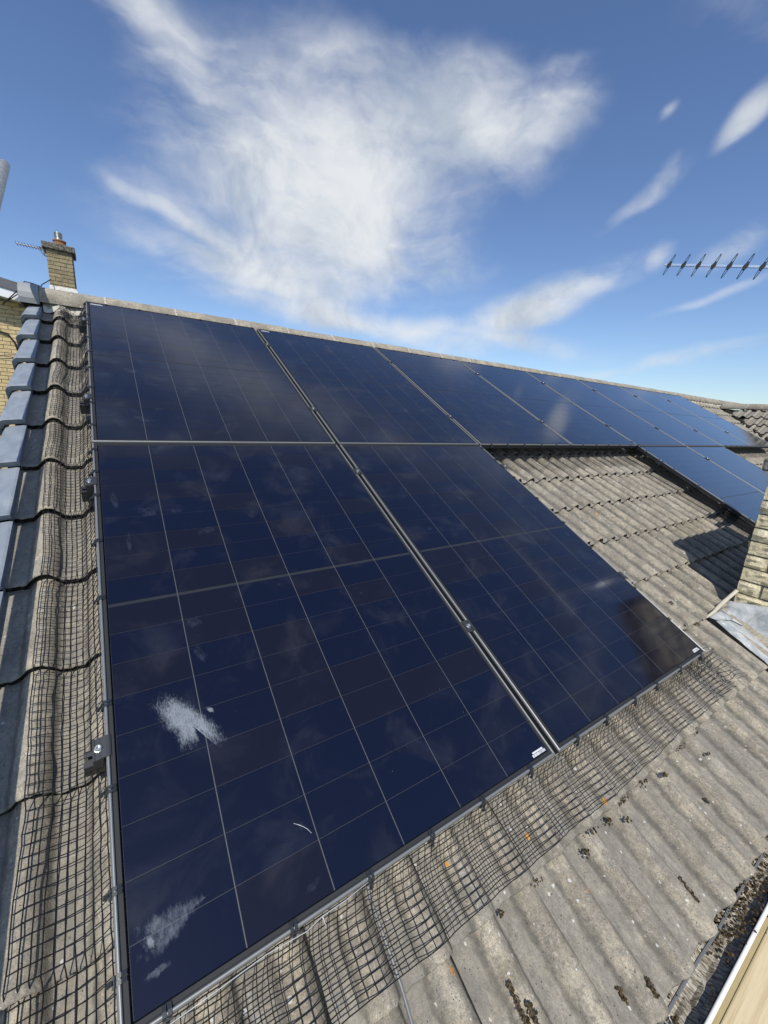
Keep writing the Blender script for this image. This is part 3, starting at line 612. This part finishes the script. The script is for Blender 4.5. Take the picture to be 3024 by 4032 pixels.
def f_flap2(s, t):
    u = -.01-.14*s; v = 1.70+.20*t; return (u, v+.01*wob(s*6, 1), tile_n(u, min(v, 1.85))+.010+.012*abs(wob(v*9, s*3)))
net('bird_netting', 'crumpled top corner of bird netting under the ridge at the verge', f_flap2, 11, 14, None, jit=.003, seed=4)
def f_hole_top(s, t):
    u = 2.32+t*(4.60-2.32); v = .004-.17*max(0, s-.3)/.7; tn = tile_n(u, v)+.007+.006*(.5+.5*wob(u*3, 2))
    w = max(0, 1-s/.42); return (u, v, tn*(1-w)+(-.03)*w)
net('bird_netting', 'strip of black bird netting below the top row over the open tiles', f_hole_top, 13, 112, None, seed=5)
def f_hole_right(s, t):
    v = -1.74+t*1.74; u = 4.612-.15*max(0, s-.35)/.65; tn = tile_n(u, v)+.007+.005*(.5+.5*wob(v*3, 2))
    w = max(0, 1-s/.45); return (u, v, tn*(1-w)+(-.03)*w)
net('bird_netting', 'strip of black bird netting along the left side of the lower far panels', f_hole_right, 12, 86, None, seed=6)
def f_hole_left(s, t):
    v = -1.74+t*1.74; u = 2.294+.05*max(0, s-.4)/.6; tn = tile_n(u, v)+.006
    w = max(0, 1-s/.5); return (u, v, tn*(1-w)+(-.03)*w)
net('bird_netting', 'narrow strip of bird netting along the right side of the nearest panels', f_hole_left, 6, 86, None, seed=7)
def f_ridge(s, t):
    u = t*9.2; v = 1.748+.05*s; return (u, v, -.02*(1-s)-.105*s+.0)
net('bird_netting', 'strip of black bird netting between the top row and the ridge tiles', f_ridge, 4, 440, None, seed=8)
def f_gap2(s, t):
    u = 6.94+t*(9.25-6.94); v = .004-.12*max(0, s-.3)/.7; tn = tile_n(u, v)+.008
    w = max(0, 1-s/.42); return (u, v, tn*(1-w)+(-.03)*w)
net('bird_netting', 'strip of black bird netting below the far end of the top row', f_gap2, 10, 100, None, seed=9)

def clip_mesh():
    b = MB()                                     # edge runs along y; outside is -x
    pf = [(.0165, .0010), (.0165, .0034), (.008, .0052), (.001, .0040), (-.0026, -.0010), (-.0030, -.010), (-.0030, -.020), (-.0010, -.020), (-.0006, -.006), (.0008, -.0004), (.006, .0028), (.012, .0014)]
    for y0, y1 in ((-.0075, -.0010), (.0010, .0075)):
        ids = b.grid([[(x, y, z) for x, z in pf+pf[:1]] for y in (y0, y1)]); b.face(ids[0][:-1]); b.face(ids[1][:-1][::-1])
    b.box((-.0062, -.0085, -.018), (-.0026, .0085, -.006)); b.tube([(-.004, 0, -.006), (-.012, 0, -.014), (-.0125, 0, -.022)], .0036, 8)
    return b.mesh('mesh_clip', M_CLIP)
CLM = clip_mesh()
def clips(items, edge, rot, groupname):
    for k, (u, v) in enumerate(items):
        o = link('mesh_clip', CLM, None, RM @ T(u, v, 0) @ Matrix.Rotation(rot+random.uniform(-.05, .05), 4, 'Z'))
        tag(o, '%s black netting clip %s' % (ORD[k], edge), 'netting clip', 'black netting clips '+groupname)
clips([(0, v) for v in (1.725, 1.494, 1.326, 1.119, .918, .712, .488, .335, .134, -.06, -.213, -.36, -.599, -.841, -1.173, -1.369, -1.549, -1.671)], 'from the top down the verge side of the panels', 0, 'along the verge side')
clips([(u, -GYP-PH) for u in (.068, .289, .466, .641, .818, 1.018, 1.255, 1.434, 1.632, 1.807, 2.024, 2.235)], 'from the left along the bottom edge of the nearest panels', math.pi/2, 'along the bottom edge')
clips([(u+.02*math.sin(u*9), PH) for u in [.1+.205*k for k in range(44)]], 'from the left along the top edge under the ridge', -math.pi/2, 'along the ridge side')
clips([(u, 0) for u in (2.42, 2.60, 2.80, 3.02, 3.22, 3.42, 3.62, 3.84, 4.05, 4.26, 4.47)], 'from the left under the top row over the open tiles', math.pi/2, 'above the open tiles')
clips([(2*PW+GX, v) for v in (-.05, -.20, -.40, -.62, -.85, -1.06, -1.36, -1.56)], 'from the top down the panel edge facing the open tiles', math.pi, 'facing the open tiles')
clips([(4*(PW+GX), v) for v in (-.10, -.42, -.68, -.93, -1.15, -1.45)], 'from the top down the left side of the lower far panels', 0, 'on the lower far panels')
clips([(6*PW+5*GX, v) for v in (-.06, -.3, -.5, -.75, -1.0)], 'from the top down the right side of the lower far panels', math.pi, 'right of the lower far panels')
clips([(8*PW+7*GX, v) for v in (1.6, 1.3, 1.0, .7, .4, .1)], 'from the top down the far right end of the top row', math.pi, 'at the far right end')
clips([(u, 0) for u in (7.05, 7.25, 7.45, 7.65, 7.85, 8.05, 8.25, 8.5)], 'from the left under the far end of the top row', math.pi/2, 'under the far end of the top row')

# cables on the roof
cb = MB(W); cb.tube([(.500, -1.70, -.10), (.499, -1.78, tile_n(.5, -1.78)+.014), (.497, -1.90, tile_n(.497, -1.9)+.013), (.495, -1.945, NB+prof(.495-U0)+.008), (.494, -1.99, NB-.012+prof(.494-U0)+.010), (.490, -2.15, NB-.008+prof(.49-U0)+.006), (.488, -2.31, NB+.004)], .0042, 8)
tag(cb.build('roof_cable', M_CABLE, None, True), 'grey cable leaving the netting and running down the tiles to the gutter', 'cable')
fl = MB(W); fl.tube([(.02, -1.762, .001), (.14, -1.760, .004), (.23, -1.757, .0055), (.31, -1.763, .004), (.345, -1.757, .0055), (.40, -1.757, .0055), (.455, -1.753, .006)], .0008, 6); fl.tube([(.345, -1.757, .0055), (.349, -1.775, -.004)], .0011, 5)
tag(fl.build('tie_wire', M_FIL, None, True), 'pale tie wire lying along the frame at the bottom edge of the nearest panel', 'wire')

# ------------------------------------------------------------------ brick chimney at the right
CX0, CX1 = 3.20, 4.22
cb0 = W(CX0, -1.645, -.15); CY1 = cb0.y; CY0 = CY1-.56; CZT = cb0.z+.95
ch = thing('chimney', 'rough-faced buff brick chimney with lead flashing at the right frame edge', 'chimney', None, T(CX0, CY1, cb0.z-.9))
co = MB(); co.box((.014, -.546, -1.0), (CX1-CX0-.014, -.014, 1.80)); co.build('mortar_core', M_JOINT, ch)
def rough_brick(seed, lx, ly, lz, rough=.008, nx=7, nz=4):
    """a brick whose -x face is rock-faced: local box 0..lx (depth), 0..ly (length), 0..lz"""
    rg = random.Random(seed); b = MB(); rows = []
    for k in range(nz+1):
        z = lz*k/nz; rows.append([((.004+rg.uniform(0, .003)) if k in (0, nz) or a in (0, nx) else -abs(rg.gauss(.004, rough*.6)), ly*a/nx+(rg.uniform(-.0015, .0015)), z+(rg.uniform(-.002, .002) if 0 < k < nz else rg.uniform(-.0012, .0012))) for a in range(nx+1)])
    b.grid(rows, 0, True)
    i = [b.vert(p) for p in ((.004, 0, 0), (.004, ly, 0), (.004, ly, lz), (.004, 0, lz), (lx, 0, 0), (lx, ly, 0), (lx, ly, lz), (lx, 0, lz))]
    for f in ((0, 4, 5, 1), (1, 5, 6, 2), (2, 6, 7, 3), (3, 7, 4, 0), (4, 7, 6, 5)): b.face([i[x] for x in f])
    return b.mesh('brick', M_BRK_Y)
BH, BC = .073, .083
FULL = [rough_brick(40+s, .10, .215, BH) for s in range(5)]; HALF = [rough_brick(60+s, .10, .102, BH, nx=4) for s in range(3)]
FX = [rough_brick(80+s, .10, .215, BH) for s in range(3)]
rg = random.Random(31)
for r in range(21):
    z = .015+r*BC+.02; y = -.56
    seq = ['F', 'F', 'H'] if r % 2 == 0 else ['H', 'F', 'F']
    for sname in seq:
        L = .217 if sname == 'F' else .104
        link('brick', rg.choice(FULL if sname == 'F' else HALF), ch, T(rg.uniform(-.004, .003), y+.002, z) @ Matrix.Rotation(rg.uniform(-.008, .008), 4, 'Y'))
        y += L+.011
    # uphill face (towards the ridge) and downhill face
    for face in (0, 1):
        x = 0.105 if r % 2 == 0 else .0
        while x < CX1-CX0-.05:
            L = .215 if x+.215 < CX1-CX0 else .102
            mw = (Matrix.Translation((x+L, 0.002, z)) @ Matrix.Rotation(-math.pi/2, 4, 'Z') @ Matrix.Translation((0, -0, 0))) if face == 0 else (Matrix.Translation((x, -.562, z)) @ Matrix.Rotation(math.pi/2, 4, 'Z') @ Matrix.Translation((0, -L, 0)))
            if face == 0: mw = T(x, .002, z) @ Matrix.Rotation(-math.pi/2, 4, 'Z')
            if face == 1: mw = T(x+L, -.562, z) @ Matrix.Rotation(math.pi/2, 4, 'Z')
            if z > .30 or face == 1: link('brick', (FULL if L > .2 else HALF)[r % 3], ch, mw)
            x += L+.011
cs = MB(); cs.box((-.035, -.60, 1.775), (CX1-CX0+.035, .035, 1.85), 0, .003); o = cs.build('capping_slab', M_SLAB, ch); bb = o.modifiers.new('bevel', 'BEVEL'); bb.width = .012; bb.segments = 2
cp_ = MB(); cp_.lathe([(.115, 1.85), (.105, 1.87), (.10, 1.98), (.115, 1.99), (.115, 2.02), (.085, 2.02), (.08, 1.9)], (.5, -.28, 0), 20); cp_.build('chimney_pot', M_TERRA, ch, True)
# lead: upstand against the left face, soaker tray on the tiles, folded corner piece
def lead(rows, name='lead_flashing', th=.003):
    b = MB(W); b.grid(rows); o = b.build(name, M_LEAD, ch, True, T(-CX0, -CY1, -(cb0.z-.9)))
    so_ = o.modifiers.new('solid', 'SOLIDIFY'); so_.thickness = th; return o
rl = random.Random(6); vs = [-1.655-.045*k for k in range(16)]
j_ = lambda s=.003: rl.uniform(-s, s)
topn = lambda v: -.055+.10*min(1, max(0, (-1.66-v)/.12))
lead([[(CX0-.016+j_(.002), v, topn(v)+j_(.004)+(-.10 if False else 0)) for v in vs], [(CX0-.020+j_(), v, (topn(v)-.165)/2+j_()) for v in vs], [(CX0-.026+j_(.002), v, -.158+j_(.002)) for v in vs], [(CX0-.045+j_(), v, -.166+j_(.002)) for v in vs]])
lead([[(CX0-.050+j_(.001), v, -.168) for v in vs], [(CX0-.075, v, -.150+j_(.002)) for v in vs], [(CX0-.16, v, -.138+j_(.004)) for v in vs], [(CX0-.245+j_(), v, -.128+j_(.004)) for v in vs], [(CX0-.285+j_(.008), v, -.134+j_(.006)) for v in vs]])
lead([[(CX0-.02, -1.60, -.10), (CX0-.024, -1.64, -.07), (CX0-.026, -1.70, -.02), (CX0-.022, -1.745, .015)], [(CX0-.03, -1.598, -.135), (CX0-.04, -1.65, -.12), (CX0-.042, -1.70, -.09), (CX0-.034, -1.74, -.055)], [(CX0-.06, -1.60, -.15), (CX0-.075, -1.65, -.148), (CX0-.07, -1.70, -.148), (CX0-.05, -1.75, -.15)], [(CX0-.13, -1.605, -.142), (CX0-.17, -1.64, -.136), (CX0-.15, -1.69, -.130), (CX0-.10, -1.74, -.136)]])
lead([[(CX0-.14, -1.60, -.132), (CX0-.22, -1.615, -.122), (CX0-.32, -1.622, -.128)], [(CX0-.13, -1.64, -.124), (CX0-.21, -1.648, -.112), (CX0-.30, -1.650, -.122)], [(CX0-.12, -1.69, -.126), (CX0-.16, -1.69, -.120), (CX0-.19, -1.685, -.124)]])
cc = MB(W); cc.tube([(CX0-.01, -1.585, -.02), (CX0-.03, -1.588, -.085), (CX0-.07, -1.592, -.108), (CX0-.13, -1.597, -.110), (CX0-.20, -1.604, -.105), (CX0-.27, -1.612, -.108), (CX0-.33, -1.615, -.118), (CX0-.38, -1.615, -.135)], [.010, .011, .012, .012, .011, .009, .007, .005], 10)
tag(cc.build('mortar_strip', M_CBEI, None, True), 'pale beige sealant strand curling from the chimney corner down onto the tiles', 'sealant strand')

# ------------------------------------------------------------------ television aerial on a mast fixed to that chimney
tip = Vector((3.85, -.313, 1.437)); bd = (Vector((4.05, -.835, 1.347))-tip); sp_len = bd.length/5.88; bd.normalize()
an = thing('tv_aerial', 'aluminium television aerial with black crossed elements against the sky at right', 'aerial', None, T(*tip))
zup = Vector((0, 0, 1)); sd = bd.cross(zup).normalized(); vu = sd.cross(bd).normalized()
bm_ = MB(); L = 1.28; e = .0075; c_ = [(-e, -e), (e, -e), (e, e), (-e, e)]
r0 = [bm_.vert(bd*(-.03)+sd*a+vu*b__) for a, b__ in c_]; r1 = [bm_.vert(bd*L+sd*a+vu*b__) for a, b__ in c_]
for k in range(4): bm_.face((r0[k], r0[(k+1) % 4], r1[(k+1) % 4], r1[k]))
bm_.face(r0[::-1]); bm_.face(r1); bm_.build('boom', M_ALU, an)
def element():
    b = MB()
    h = vu
    ax = (vu*.95+bd*.24).normalized()
    ob = bd
    pts = [-.030*ax+.010*ob, .0*ax+.021*ob, .036*ax+.008*ob, .036*ax-.006*ob, .0*ax-.020*ob, -.030*ax-.009*ob]
    lo = [b.vert(p+sd*.012) for p in pts]; hi = [b.vert(p-sd*.012) for p in pts]
    for k in range(6): b.face((lo[k], lo[(k+1) % 6], hi[(k+1) % 6], hi[k]))
    b.face(lo); b.face(hi[::-1])
    for s in (1, -1):                                   # two narrow hairpin arms
        for w in (-1, 1):
            b.tube([ax*(s*.018)+ob*(.009*w), ax*(s*.060)+ob*(.0075*w)+sd*.004*s, ax*(s*.098)+ob*(.003*w)+sd*.008*s, ax*(s*.106)+sd*.009*s], .0032, 6)
    return b.mesh('element', M_APLA)
EM = element()
for k in range(11): link('element', EM, an, Matrix.Translation(bd*(sp_len*k)) @ Matrix.Scale(min(.80, .70+.02*k), 4))
rb = MB(); q0 = bd*1.12
for s in (-.16, -.08, 0, .08, .16): rb.tube([q0+vu*s-sd*.12+bd*(.25*abs(s)), q0+vu*s+sd*.12+bd*(.25*abs(s))], .003, 6)
rb.tube([q0-vu*.17, q0+vu*.17], .004, 6); rb.build('reflector', M_ALU, an)
mp = tip+bd*.98; mx, my = 4.42, mp.y-.02
ml = MB(); ml.tube([(mx-tip.x, my-tip.y, -1.55), (mx-tip.x, my-tip.y, .02)], .019, 12); ml.tube([bd*.98, Vector((mx-tip.x, my-tip.y, (bd*.98).z))], .012, 8)
for z in (-1.5, -1.32): ml.box((CX1-tip.x-.02, my-tip.y-.02, z-.02), (mx-tip.x+.02, my-tip.y+.02, z+.01))
ml.build('mast', M_ALU, an, True)

# ------------------------------------------------------------------ house behind, its brick wall, fascia and chimney
nh = thing('neighbour_house', 'buff brick house with white fascia behind the verge at far left', 'house', None, T(-1.5, 9.5, 0))
sl_ = -.186
wz = lambda x: 1.94+(x+1.5)*sl_
b = MB(); b.box((-8.5, .012, -5.6), (4.5, 6, 1.0)); i = [b.vert(p) for p in ((-8.5, .012, 1.0), (4.5, .012, 1.0), (4.5, .012, wz(3.0)+.1), (-8.5, .012, wz(-10)+.1))]; b.face(i)
i = [b.vert(p) for p in ((-8.5, 6, 1.0), (4.5, 6, 1.0), (4.5, 6, wz(3.0)+.1), (-8.5, 6, wz(-10)+.1))]; b.face(i[::-1]); b.build('wall', M_JOINT, nh)
b = MB(); b.box((0, -.0, 0), (.215, .08, .064)); WB = b.mesh('brick', M_BRK_W)
rg = random.Random(55); rest = MB()
for r in range(-28, 40):
    z = -.72+r*.075
    for k in range(-12, 9):
        x = -.1125*(r % 2)+k*.2255+rg.uniform(-.002, .002)
        if z+.07 > wz(x-1.5+.1): continue
        if -.75 < x < .75 and z > -1.0:
            link('brick', WB, nh, T(x, rg.uniform(-.002, .003), z))
        else: rest.box((x, rg.uniform(-.002, .003), z), (x+.215, .08, z+.064))
ro_ = rest.build('brick', M_BRK_W, nh); ro_['kind'] = 'stuff'
def slab(b, x0, x1, y0, y1, z0, z1, mi=0):
    i = [b.vert((x, y, wz(x-1.5)+z)) for x in (x0, x1) for y in (y0, y1) for z in (z0, z1)]
    for f in ((0, 1, 3, 2), (4, 6, 7, 5), (0, 4, 5, 1), (2, 3, 7, 6), (0, 2, 6, 4), (1, 5, 7, 3)): b.face([i[k] for k in f], mi)
b = MB(); slab(b, -8.8, 4.8, -.345, -.32, 0.0, .168); b.build('fascia', M_WHITE, nh)
b = MB(); slab(b, -8.8, 4.8, -.318, .02, .0, .02); b.build('soffit', M_WHITE, nh)
b = MB(); slab(b, -8.9, 4.9, -.37, 6.2, .17, .335); b.build('roof', M_GREY, nh)
wc = MB(); wc.tube([(-.62, -.02, 1.41), (-.30, -.03, 1.36), (-.02, -.03, 1.29), (.07, -.03, 1.14), (.13, -.02, .84)], .017, 8); wc.tube([(-.6, -.02, 1.05), (-.2, -.04, .86), (.05, -.04, .90), (.14, -.03, 1.0)], .008, 6)
tag(wc.build('wall_cable', M_CBLK, None, True, T(-1.5, 9.5, 0)), 'black cable drooping across the sunlit brick wall at far left', 'cable')
lc = MB(); lc.tube([(-1.48, 9.12, 1.78), (-1.25, 9.1, 2.04), (-1.10, 9.1, 2.255), (-.98, 9.2, 2.26), (-.87, 9.3, 2.25), (-.86, 9.4, 2.31), (-.80, 9.5, 2.38), (-.73, 9.74, 2.50)], .010, 6); lc.tube([(-1.40, 9.12, 1.86), (-1.20, 9.1, 2.03), (-1.10, 9.1, 2.25)], .009, 6)
tag(lc.build('aerial_cable', M_CBLK, None, True), 'thin dark aerial cable looping from the far chimney over the white fascia', 'cable')

bc = thing('chimney', 'weathered brick chimney with a terracotta pot rising above the left end of the ridge', 'chimney', None, T(-.755, 9.8, 2.0))
b = MB(); b.box((.008, .008, -.2), (.427, .50, 1.1)); b.build('mortar_core', M_JOINT, bc)
b = MB(); b.box((0, 0, 0), (.206, .09, .063), 0, .002); B1 = b.mesh('brick', M_BRK_C); b = MB(); b.box((0, 0, 0), (.098, .09, .063), 0, .002); B2 = b.mesh('brick', M_BRK_C)
rg = random.Random(77)
for r in range(13):
    z = .13+r*.075
    if z > 1.05: break
    for face in range(3):
        x = 0.0; seq = [.206, .206] if r % 2 == 0 else [.098, .206, .098]
        for L in seq:
            mw = T(x+rg.uniform(-.003, .003), rg.uniform(-.004, .003), z) if face == 0 else (T(.435+.003, x+.03, z) @ Matrix.Rotation(math.pi/2, 4, 'Z') if face == 1 else T(-.003, x+L+.03, z) @ Matrix.Rotation(-math.pi/2, 4, 'Z'))
            link('brick', B1 if L > .15 else B2, bc, mw); x += L+.012
b = MB(); b.box((-.055, -.055, 1.095), (.49, .56, 1.215), 0, .008); o = b.build('capping_slab', M_SLAB, bc); bb = o.modifiers.new('bevel', 'BEVEL'); bb.width = .015; bb.segments = 2
b = MB(); b.grid([[(-.03, -.03, .30), (.465, -.03, .30)], [(-.012, -.012, .40), (.447, -.012, .40)]]); b.grid([[(.465, -.03, .30), (.465, .5, .30)], [(.447, -.012, .40), (.447, .5, .40)]]); b.build('mortar_fillet', M_WMORT, bc)
b = MB(); b.lathe([(.125, 1.20), (.12, 1.22), (.110, 1.29), (.108, 1.315), (.118, 1.32), (.118, 1.345), (.09, 1.35), (.085, 1.33)], (.235, .22, 0), 20); b.build('chimney_pot', M_TERRA, bc, True)
b = MB(); b.lathe([(.10, 1.345), (.085, 1.365), (.066, 1.37), (.066, 1.40)] + [p for k in range(4) for p in ((.073, 1.402+k*.019), (.073, 1.411+k*.019), (.05, 1.413+k*.019), (.05, 1.419+k*.019))] + [(.076, 1.482), (.06, 1.497), (.001, 1.50)], (.225, .22, 0), 18); b.build('pot_cowl', M_STEEL, bc, True)
ba = thing('tv_aerial', 'small white yagi aerial fixed to the far chimney at left', 'aerial', None, T(-1.233, 9.8, 3.072))
b = MB(); b.tube([(0, 0, 0), (.46, .05, .004)], .013, 6); b.build('boom', M_ALU, ba)
b = MB()
for k in range(10): b.tube([(.02+k*.047-.02, .003*k-.02, .035), (.02+k*.047+.02, .003*k+.02, -.035)], .0045, 5)
b.build('element_row', M_APLA, ba)
b = MB(); b.tube([(.36, .04, .03), (.42, .045, .022), (.47, .05, .02)], .018, 6); b.tube([(.38, .04, 0), (.40, .04, -.06), (.45, .04, -.11), (.49, .05, -.13)], .010, 6); b.tube([(.44, .05, .10), (.44, .05, -.12)], .012, 6); b.build('mounting_bracket', M_CABLE, ba)

# ------------------------------------------------------------------ wing roof at the far right
w0 = Vector((11.52, 1.65, .70))
wr = thing('wing_roof', 'tiled wing roof with its own ridge meeting the main roof at far right', 'roof', None, T(*w0))
WM = Matrix(((0, CP, -SP), (-1, 0, 0), (0, SP, CP))).to_4x4()
for i in range(-1, 20):
    for j in range(1, 13):
        u = i*TW+.02; v = -j*GA-.10
        # valley: keep tiles on the wing side
        if u+.02 < -(v)*CP-.34: continue
        link('roof_tile', TMS[(i*7+j*3) % 6], wr, WM @ T(u, v, 0))
b = MB(); b.grid([[(0, 3.5, -.04-0*0), (0, -6.5, -.04)], [(-5*CP, 3.5, -.04-5*SP), (-5*CP, -6.5, -.04-5*SP)]]); b.grid([[(0, 3.5, -.04), (0, -6.5, -.04)], [(5*CP, 3.5, -.04-5*SP), (5*CP, -6.5, -.04-5*SP)]]); b.build('roof_deck', M_FELT, wr)
for k in range(14): link('ridge_tile', RMS, wr, T(.02, -.06-k*.4645, .0) @ Matrix.Rotation(-math.pi/2, 4, 'Z'))
for k in range(1, 14): link('mortar_joint', JMS[k % 4], wr, T(.02, -.06-k*.4645+.006, .0) @ Matrix.Rotation(-math.pi/2, 4, 'Z') @ Matrix.Scale(1.6, 4, (1, 0, 0)))
b = MB()
for k in range(90):                                    # mortar and cut tile ends along the valley
    t_ = k*.05; b.tube([(-t_+rg.uniform(-.03, .03)+.06, -t_-.02, -.5187*t_-.01+rg.uniform(-.01, .02)), (-t_-.05+.06, -t_-.07, -.5187*(t_+.05)-.01)], .045*rg.uniform(.7, 1.25), 6)
b.build('valley_mortar', M_NOSE, wr)
b = MB(); b.grid([[(-t_-.10, -t_+.02, -.5187*t_-.01) for t_ in (0, 1, 2, 3)], [(-t_-.02, -t_-.05, -.5187*t_-.03) for t_ in (0, 1, 2, 3)]]); b.build('valley_lead', M_LEAD, wr)
